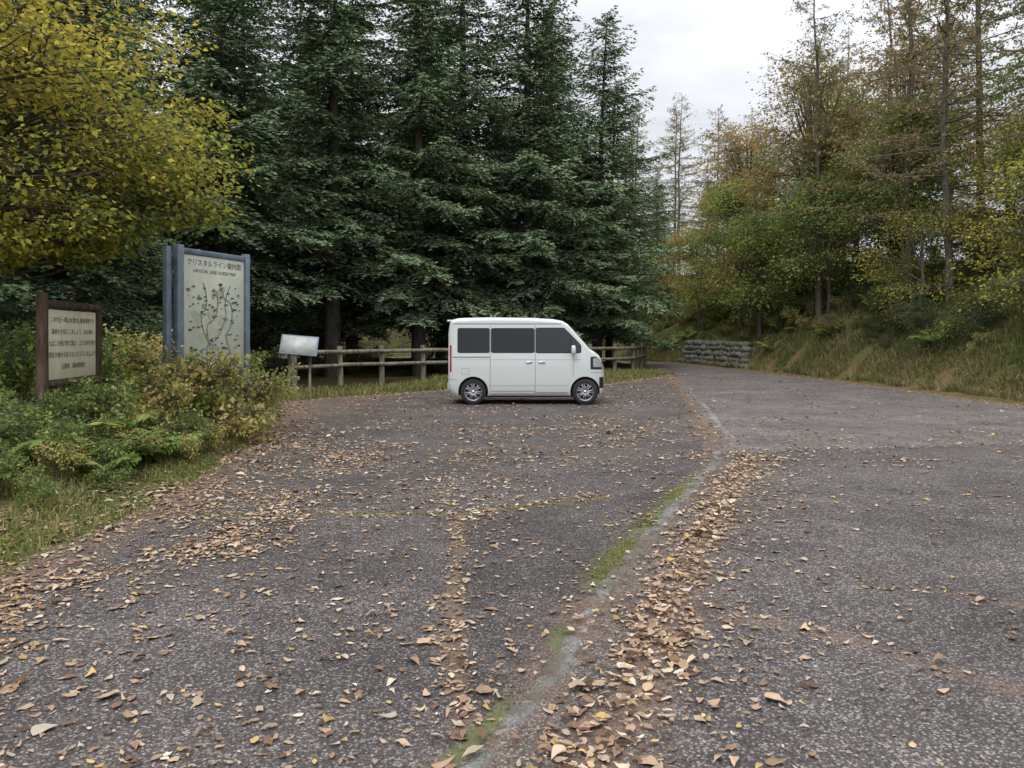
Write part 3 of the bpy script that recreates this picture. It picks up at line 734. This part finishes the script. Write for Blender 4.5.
M_rd=plain('map_red',(.36,.14,.10),.6)
M_bl=plain('map_blue',(.12,.2,.36),.6)

zb=float(hz(-4.7,11.7,False))
S1=empty('map_sign',(-4.86,11.3,zb),math.radians(70))
TP_=2.78
p=[];box(p,-.13,.0,-.05,.05,-.3,TP_+.06-zb);box(p,-.27,-.17,.02,.10,-.3,TP_+.02-zb);box(p,1.36,1.46,-.05,.05,-.3,TP_+.06-zb)
box(p,.002,1.358,-.03,.03,TP_-.06-zb,TP_+.02-zb);box(p,.002,1.358,-.03,.03,.93-zb,.99-zb)
box(p,-.167,-.133,.0,.05,2.4-zb,2.46-zb);box(p,-.167,-.133,.0,.05,1.3-zb,1.36-zb)
obj('frame',build('frame',p,[M_steel]),parent=S1)
p=[];box(p,.004,1.356,-.012,.012,.992-zb,TP_-.064-zb);obj('panel',build('panel',p,[M_cream]),parent=S1)
text('クリスタルライン案内図',.108,(.68,-.017,TP_-.21-zb),M_ink,S1,'title')
text('CRYSTAL LINE GUIDE MAP',.072,(.68,-.017,TP_-.32-zb),M_ink,S1,'subtitle',sx=1.1)
r=np.random.default_rng(2)
def flat(pts,mi=0):
    V=np.array(pts,float);c=V.mean(0);V=np.vstack([V,c]);n=len(pts)
    return (V,np.array([[i,(i+1)%n,n] for i in range(n)]),(.1,)*3,mi)
p=[]
for k in range(6):
    cx,cz=r.uniform(.2,1.15),r.uniform(1.15,2.2);R_=r.uniform(.06,.13)
    p.append(flat([(cx+R_*(1+.35*math.sin(3*a+k))*math.cos(a),-.0145-k*.0003,cz-zb+R_*(1+.3*math.cos(2*a+k))*math.sin(a)) for a in np.linspace(0,6.283,16,endpoint=False)],0))
yo=-.0175
def line(pts,w,mi):
    P=np.array(pts,float);T=nrm(np.gradient(P,axis=0));Nn=np.stack([-T[:,1],T[:,0]],1)*w
    A=P+Nn;B=P-Nn;V=np.array([(a[0],yo,a[1]) for a in A]+[(b[0],yo,b[1]) for b in B]);m=len(P)
    p.append((V,np.array([[i,i+1,m+i+1,m+i] for i in range(m-1)]),(.1,)*3,mi))
for k in range(4):
    t=np.linspace(0,1,24);a=r.uniform(.2,1.15,2);yo-=.0006
    line(np.stack([a[0]+(a[1]-a[0])*t+.09*np.sin(9*t+k),1.1-zb+1.15*t+.06*np.sin(14*t+k*2)],1),.007,[1,2,1,3][k])
yo=-.021
for k in range(110):
    cx,cz=r.uniform(.10,1.26),r.uniform(1.06,2.32)-zb;w_,h_=r.uniform(.010,.04),r.uniform(.006,.016)
    yo-=.00005
    p.append(flat([(cx-w_,yo,cz-h_),(cx+w_,yo,cz-h_),(cx+w_,yo,cz+h_),(cx-w_,yo,cz+h_)],int(r.choice([4,1,2,3],p=[.5,.4,.05,.05]))))
obj('map_drawing',build('map_drawing',p,[M_lg,M_gr,M_rd,M_bl,M_ink]),parent=S1)

zb=float(hz(-5.3,9.2,False))
S2=empty('wooden_sign',(-5.2,8.5,zb),math.radians(97.6))
p=[];cyl(p,(0,0,-.3),(0,0,1.98-zb),.065,.06,n=12);cyl(p,(1.5,0,-.3),(1.5,0,1.95-zb),.065,.06,n=12,seed=3)
cyl(p,(-.02,-.01,1.86-zb),(1.52,-.01,1.86-zb),.05,.05,n=10,seed=4);cyl(p,(0,-.01,.95-zb),(1.5,-.01,.95-zb),.045,.045,n=10,seed=5)
obj('log_frame',build('log_frame',p,[M_brownwood],True),parent=S2)
p=[];box(p,.09,1.41,-.02,.015,1.0-zb,1.80-zb);obj('panel',build('panel',p,[M_cream2]),parent=S2)
rows=['この付近一帯は水源かん養保安林です','森林を大切にしましょう　火の用心','たばこの投げ捨て禁止　ゴミは持ち帰り','草花や樹木を採らないようにしましょう','山梨県　森林事務所']
for i,t in enumerate(rows): text(t,.072,(.75,-.024,1.66-zb-i*.135),M_ink,S2,'text_row_%d'%i)

zb=float(hz(-5.5,19,False))
S3=empty('information_board',(-5.75,18.9,zb),math.radians(12))
p=[];cyl(p,(.25,.0,-.2),(.25,.12,1.15),.035,.035);cyl(p,(.75,0,-.2),(.75,.12,1.15),.035,.035,seed=2);cyl(p,(.1,-.14,.98),(.9,-.14,.98),.025,.025,seed=6)
obj('legs',build('legs',p,[M_wood],True),parent=S3)
p=[];box(p,0,.9,-.02,.02,-.3,.3,0);box(p,.04,.86,-.024,-.0205,-.26,.26,1,0)
pan=obj('board',build('board',p,[M_steel,plain('board_face',(.40,.42,.40),.7,0,0,4,.25)]),(0.05,-.03,1.22),(math.radians(-38),math.radians(5),0),parent=S3)

r=np.random.default_rng(33);p=[]
def stone(c,s):
    bm=bmesh.new();bmesh.ops.create_cube(bm,size=1);bmesh.ops.bevel(bm,geom=bm.edges[:],offset=.18,segments=2,affect='EDGES')
    bmesh.ops.triangulate(bm,faces=bm.faces[:]);a=r.uniform(-.15,.15)
    V=np.array([v.co[:] for v in bm.verts]);V=V*s+r.normal(0,.012,V.shape);ca,sa=math.cos(a),math.sin(a)
    V=np.stack([V[:,0]*ca-V[:,1]*sa,V[:,0]*sa+V[:,1]*ca,V[:,2]],1)+c
    F=np.array([[v.index for v in f.verts] for f in bm.faces]);bm.free();return (V,F,(.1,)*3,0)
for row in range(5):
    y=34.5+row*.25
    while y<42.5:
        w_=r.uniform(.3,.75);x=float(xr(y))+.55+row*.10+r.normal(0,.03)
        p.append(stone((x,y,.12+row*.25+r.normal(0,.02)),(.55,w_,r.uniform(.24,.33))));y+=w_*.98
obj('stone_wall',build('stone_wall',p,[plain('mossy_stone',(.15,.15,.125),.9,0,0,5,.55,.02)],True))

# ------------------------------------------------------------------ van
M_paint=plain('white_paint',(.60,.64,.635),.3,0,.6)
M_glass=plain('tinted_glass',(.006,.007,.008),.06,0,.3)
M_glass2=plain('cabin_glass',(.018,.021,.023),.05,0,.3)
M_black=plain('black_plastic',(.015,.015,.016),.5)
M_rub=plain('tyre_rubber',(.022,.022,.022),.8)
M_alloy=plain('alloy_rim',(.55,.56,.58),.3,.85)
M_chrome=plain('chrome',(.7,.7,.72),.15,1)
M_lamp=plain('lamp_glass',(.42,.45,.48),.1,.2,.5)
M_red=plain('red_lamp',(.35,.015,.012),.15,0,.5)
M_seam=plain('panel_gap',(.09,.09,.09),.7)
M_plate=plain('plate_yellow',(.7,.5,.05),.5)
van=empty('parked_van',(-1.39,17.44,0),math.radians(0))
PX=np.array([0,.03,.08,.2,.5,1.0,1.8,2.3,2.5,2.62,2.75,2.95,3.1,3.2,3.3,3.36,3.4,3.425])
PT=np.array([1.64,1.80,1.86,1.89,1.905,1.91,1.90,1.87,1.83,1.755,1.615,1.385,1.215,1.155,1.08,.98,.85,.68])
PBx=np.array([0,.05,.2,3.15,3.36,3.425]);PB=np.array([.40,.27,.20,.20,.24,.36])
PWx=np.array([0,.04,.12,.3,2.6,3.0,3.2,3.34,3.425]);PW=np.array([.67,.72,.734,.7375,.7375,.725,.69,.61,.48])
def Tz(x): return np.interp(x,PX,PT)
def Wx(x): return np.interp(x,PWx,PW)
def Bz(x): return np.interp(x,PBx,PB)
def Sz(z): return np.interp(z,[.15,.3,.5,.85,1.02,1.08,1.7,1.9],[.95,.98,1,1.0,.985,.975,.905,.89])
RCZ,RCY=.085,.11
def section(x):
    T,B,W=Tz(x),Bz(x),Wx(x);rc=min(RCZ,(T-B)*.3)
    zs=np.linspace(B+.07,T-rc,16)
    pts=[(0,B),(W*.6,B),(W*.93,B),(W*.955,B+.03)]+[(W*float(Sz(z)),z) for z in zs]
    w0=W*float(Sz(T-rc))
    for a in np.linspace(12,90,7):
        a=math.radians(a);pts.append((w0-RCY+RCY*math.cos(a),T-rc+rc*math.sin(a)-0.0))
    for f in (.75,.5,.25,0): pts.append(((w0-RCY)*f,T+.012*(1-f*f)))
    return pts
xsn=np.unique(np.concatenate([np.linspace(0,.2,9),np.linspace(.2,2.4,30),np.linspace(2.4,3.425,42)]))
rings=[]
for x in xsn:
    h=section(x);full=[(x,-y,z) for y,z in h]+[(x,y,z) for y,z in h[-2:0:-1]];rings.append(full)
nr=len(rings[0]);V=np.array(rings).reshape(-1,3);m=len(xsn)
i=np.arange(m-1)[:,None]*nr;j=np.arange(nr)[None];j2=(j+1)%nr
F=np.stack([i+j,i+nr+j,i+nr+j2,i+j2],-1).reshape(-1,4)
me=build('body',[(V,F,(.1,)*3,0)],[M_paint,M_black],True)
bm=bmesh.new();bm.from_mesh(me);bm.verts.ensure_lookup_table()
bm.faces.new([bm.verts[k] for k in range(nr)]);bm.faces.new([bm.verts[(m-1)*nr+k] for k in range(nr)])
bmesh.ops.recalc_face_normals(bm,faces=bm.faces[:]);bm.to_mesh(me);bm.free()
body=obj('body',me,parent=van)
WHX=(.545,2.985);WR=.282
for k,wx in enumerate(WHX):
    bm=bmesh.new();bmesh.ops.create_cone(bm,cap_ends=True,segments=48,radius1=.325,radius2=.325,depth=.32)
    cm=bpy.data.meshes.new('cut');bm.to_mesh(cm);bm.free();cm.materials.append(M_black);cm.materials.append(M_black)
    for pl in cm.polygons: pl.material_index=1
    for sd in (-1,1):
        co=obj('cut',cm,(wx,sd*.68,WR+.01),(math.pi/2,0,0),parent=van)
        bpy.context.view_layer.update()
        md=body.modifiers.new('b','BOOLEAN');md.operation='DIFFERENCE';md.object=co;md.solver='EXACT'
        dg=bpy.context.evaluated_depsgraph_get();nm=bpy.data.meshes.new_from_object(body.evaluated_get(dg))
        body.modifiers.clear();body.data=nm;bpy.data.objects.remove(co)
for pl in body.data.polygons: pl.use_smooth=True
body.data.set_sharp_from_angle(angle=math.radians(35))

def sidepatch(name,mat,x0,x1,zl,zh,off=.004,rad=.04,nz=7,nxn=26,both=True):
    for sd in ((-1,1) if both else (-1,)):
        X_=np.linspace(x0,x1,nxn);V=[]
        for x in X_:
            a=zl(x) if callable(zl) else zl;b=zh(x) if callable(zh) else zh
            dx=min(x-x0,x1-x);ins=rad-math.sqrt(max(0,rad**2-(rad-dx)**2)) if dx<rad else 0
            a+=ins;b-=ins
            if b<a: a=b=(a+b)/2
            for z in np.linspace(a,b,nz): V.append((x,sd*(Wx(x)*float(Sz(z))+off),z))
        Fp=gf(nz,nxn)
        if sd==1: Fp=Fp[:,::-1]
        obj(name,build(name,[(np.array(V),Fp,(.1,)*3,0)],[mat],True),parent=van)
def rails_(name,x0,x1,z0,z1,mat=None,w=.004):
    if x0==x1: sidepatch(name,mat or M_seam,x0-w,x0+w,z0,z1,.0025,0,14,2)
    else: sidepatch(name,mat or M_seam,x0,x1,z0-w,z0+w,.0025,0,2,24)
apil=lambda x: min(1.665,1.665-(x-2.53)*1.02)
sidepatch('window_trim',M_black,.20,.905,1.13,1.675,.003,.03)
sidepatch('window_trim',M_black,.93,1.885,1.13,1.675,.003,.025)
sidepatch('window_trim',M_black,1.905,2.90,1.125,lambda x:apil(x)+.018,.003,.02)
sidepatch('rear_quarter_glass',M_glass,.215,.895,1.145,1.66,.006,.025)
sidepatch('sliding_door_glass',M_glass,.945,1.873,1.145,1.66,.006,.02)
sidepatch('front_door_glass',M_glass2,1.92,2.66,1.145,lambda x:apil(x)-.005,.006,.02)
sidepatch('corner_glass',M_glass2,2.69,2.87,1.145,lambda x:apil(x)-.012,.006,.012)
rails_('door_gap',.917,.917,.36,1.73);rails_('door_gap',1.895,1.895,.27,1.73);rails_('door_gap',2.72,2.72,.62,1.13)
rails_('roof_gutter',.10,2.47,1.765,1.765,w=.008);rails_('door_gap',.915,1.89,.30,.30);rails_('door_gap',1.89,2.62,.27,.27)
rails_('slide_rail',.08,.915,1.04,1.04,w=.009)
M_cr=plain('crease_shade',(.36,.38,.38),.4)
rails_('crease',.15,2.9,.985,.985,mat=M_cr,w=.004);rails_('crease',.9,2.62,.42,.42,mat=M_cr,w=.005)
rails_('bumper_gap',3.10,3.36,.70,.70,w=.003);rails_('bumper_gap',.02,.2,.55,.55,w=.003)
sidepatch('sill_trim',plain('sill_grey',(.25,.26,.26),.5),.93,2.6,.205,.25,.005,.01)
rails_('fuel_lid',.30,.46,.80,.80,w=.002);rails_('fuel_lid',.30,.46,.66,.66,w=.002);rails_('fuel_lid',.30,.30,.66,.80,w=.002);rails_('fuel_lid',.46,.46,.66,.80,w=.002)
sidepatch('tail_lamp',M_red,.035,.075,.72,1.30,.004,.01)
sidepatch('headlamp_side',M_lamp,3.16,3.40,lambda x:.82,lambda x:min(1.02,float(Tz(x))-.10),.005,.02)
sidepatch('headlamp_bezel',M_black,3.10,3.415,lambda x:.77,lambda x:min(1.05,float(Tz(x))-.09),.003,.02)
sidepatch('fog_trim',M_black,3.30,3.41,.36,.60,.004,.01)
def handle(x,z):
    for sd in (-1,1):
        yv=sd*(Wx(x)*float(Sz(z))+.02);p=[];box(p,x-.075,x+.075,yv-.012,yv+.012,z-.016,z+.016,0,.01)
        obj('door_handle',build('door_handle',p,[M_chrome]),parent=van)
handle(1.76,.93);handle(2.04,.93)
for sd in (-1,1):
    bm=bmesh.new();bmesh.ops.create_uvsphere(bm,u_segments=20,v_segments=12,radius=1)
    for v in bm.verts:
        c=v.co;f=lambda t:math.copysign(abs(t)**.6,t);v.co=Vector((f(c.x)*.05,f(c.y)*.085,f(c.z)*.10))
    mm=bpy.data.meshes.new('mirror');bm.to_mesh(mm);bm.free();mm.materials.append(M_paint)
    for pl in mm.polygons: pl.use_smooth=True
    obj('mirror',mm,(2.72,sd*.83,1.20),parent=van)
    p=[];cyl(p,(2.76,sd*.68,1.14),(2.72,sd*.80,1.16),.025,.02);obj('mirror_arm',build('mirror_arm',p,[M_black],True),parent=van)
XD=np.linspace(0,3.425,1400)
def inside(y,z):
    T=Tz(XD);B=Bz(XD);W=Wx(XD);rc=np.minimum(RCZ,(T-B)*.3);w=W*Sz(z)
    u=np.clip((z-(T-rc))/rc,0,1);lim=np.where(z>T-rc,W*Sz(T-rc)-RCY+RCY*np.sqrt(1-u*u),w)
    return (z<=T+.005)&(z>=B)&(abs(y)<=lim)
def endpatch(name,mat,y0,y1,z0,z1,front=True,off=.006,rad=.03,ny=22,nz=12):
    V=[]
    for y in np.linspace(y0,y1,ny):
        dx=min(y-y0,y1-y);ins=rad-math.sqrt(max(0,rad**2-(rad-dx)**2)) if dx<rad else 0
        for z in np.linspace(z0+ins,z1-ins,nz):
            k=np.where(inside(y,z))[0]
            if len(k)==0: x=3.2 if front else 0
            else: x=XD[k[-1]]+off if front else XD[k[0]]-off
            V.append((x,y,z))
    Fp=gf(nz,ny)
    if front: Fp=Fp[:,::-1]
    obj(name,build(name,[(np.array(V),Fp,(.1,)*3,0)],[mat],True),parent=van)
endpatch('windscreen',M_glass2,-.56,.56,1.23,1.71,off=.012)
endpatch('front_grille',M_black,-.40,.40,.70,.88)
endpatch('lower_grille',M_black,-.38,.38,.36,.52)
endpatch('headlamp',M_lamp,-.60,-.41,.76,.95);endpatch('headlamp',M_lamp,.41,.60,.76,.95)
endpatch('number_plate',M_plate,-.165,.165,.54,.69,off=.014,rad=.005)
endpatch('rear_glass',M_glass,-.52,.52,1.12,1.62,False)
endpatch('rear_plate',M_plate,-.165,.165,.66,.82,False,off=.012,rad=.005)
p=[]
for k in range(4): box(p,3.425,3.438,-.38,.38,.715+k*.042,.727+k*.042,0,.003)
obj('grille_bars',build('grille_bars',p,[M_chrome]),parent=van)
p=[];box(p,-.035,.10,-.6,.6,1.81,1.855,0,.012);obj('rear_spoiler',build('rear_spoiler',p,[M_paint]),parent=van)
p=[];box(p,-.025,.05,-.62,.62,.30,.50,0,.02);obj('rear_bumper',build('rear_bumper',p,[M_paint]),parent=van)
p=[];box(p,.3,3.1,-.55,.55,.16,.24,0,.01);obj('underbody',build('underbody',p,[M_black]),parent=van)
def lathe(prof,n=48):
    V=[];
    for k in range(n):
        a=k*2*math.pi/n
        for (rr,yy) in prof: V.append((rr*math.cos(a),yy,rr*math.sin(a)))
    m=len(prof);F=[[k*m+i,((k+1)%n)*m+i,((k+1)%n)*m+i+1,k*m+i+1] for k in range(n) for i in range(m-1)]
    return np.array(V),np.array(F)
def wheel(wx,sd):
    w=empty('wheel');w.parent=van;w.location=(wx,sd*.635,WR);w.rotation_euler=(0,.3+wx,0 if sd<0 else math.pi)
    V,F=lathe([(.185,.07),(.215,.078),(.26,.074),(.276,.06),(.282,.03),(.282,-.03),(.276,-.06),(.26,-.074),(.215,-.08),(.187,-.074)])
    obj('tyre',build('tyre',[(V,F,(.1,)*3,0)],[M_rub],True),parent=w)
    V,F=lathe([(.188,-.076),(.180,-.070),(.172,-.055),(.168,.02),(.165,.06)])
    V2,F2=lathe([(.168,-.01),(.0,-.01)])
    V3,F3=lathe([(.0,-.074),(.025,-.072),(.032,-.06),(.045,-.056),(.05,-.03)],24)
    V4,F4=lathe([(.12,-.02),(.12,-.014),(.03,-.02)],24)
    parts=[(V,F,(.1,)*3,0),(V2,F2,(.1,)*3,1),(V3,F3,(.1,)*3,0),(V4,F4,(.1,)*3,2)]
    for k in range(14):
        a=k*2*math.pi/14+(.07 if k%2 else -.07);ca,sa=math.cos(a),math.sin(a)
        q=[];box(q,.035,.178,-.068,-.045,-.009,.009,0,.004)
        for (Vb,Fb,Cb,mi) in q:
            Vr=np.stack([Vb[:,0]*ca-Vb[:,2]*sa,Vb[:,1],Vb[:,0]*sa+Vb[:,2]*ca],1);parts.append((Vr,Fb,Cb,0))
    obj('rim',build('rim',parts,[M_alloy,M_black,M_chrome],False),parent=w)
for wx in WHX:
    for sd in (-1,1): wheel(wx,sd)

# ------------------------------------------------------------------ light
w=bpy.data.worlds.new('World');scene.world=w;w.use_nodes=True;nt=w.node_tree;nt.nodes.clear()
out=nt.nodes.new('ShaderNodeOutputWorld');bg=nt.nodes.new('ShaderNodeBackground');bg.inputs[1].default_value=.1
SE,SAZ=math.radians(52),math.radians(200)
sky=nt.nodes.new('ShaderNodeTexSky');sky.sky_type='NISHITA';sky.sun_disc=False;sky.sun_elevation=SE;sky.sun_rotation=SAZ
tc=nt.nodes.new('ShaderNodeTexCoord');sx=nt.nodes.new('ShaderNodeSeparateXYZ');L(nt,tc.outputs['Generated'],sx.inputs[0])
zc=math_(nt,'POWER',math_(nt,'MAXIMUM',sx.outputs[2],0.),1.7)
grad=maprange(nt,zc,0,1,8.0,29.0)
mp=nt.nodes.new('ShaderNodeMapping');mp.inputs['Scale'].default_value=(1,1,3.2);L(nt,tc.outputs['Generated'],mp.inputs[0])
cn=noise(nt,2.6,5,.55,mp.outputs[0])
cl=math_(nt,'MULTIPLY',grad,maprange(nt,cn,.3,.72,.72,1.18))
cc=nt.nodes.new('ShaderNodeCombineColor')
L(nt,math_(nt,'MULTIPLY',cl,.95),cc.inputs[0]);L(nt,math_(nt,'MULTIPLY',cl,.975),cc.inputs[1]);L(nt,math_(nt,'MULTIPLY',cl,1.03),cc.inputs[2])
L(nt,mixc(nt,.9,sky.outputs[0],cc.outputs[0]),bg.inputs[0]);L(nt,bg.outputs[0],out.inputs[0])
sd=bpy.data.lights.new('sun','SUN');sd.energy=1.5;sd.angle=math.radians(25);sd.color=(1,.97,.92)
so=bpy.data.objects.new('sun',sd);link(so)
dirv=Vector((math.sin(SAZ)*math.cos(SE),math.cos(SAZ)*math.cos(SE),math.sin(SE)))
so.rotation_euler=dirv.to_track_quat('Z','Y').to_euler()

cam=bpy.data.cameras.new('camera');cam.lens=27;cam.sensor_width=36;cam.shift_y=-48/1024;cam.clip_end=2000;cam.clip_start=.05
co=bpy.data.objects.new('camera',cam);link(co);co.location=(0,0,1.5);co.rotation_euler=(math.pi/2,0,0);scene.camera=co
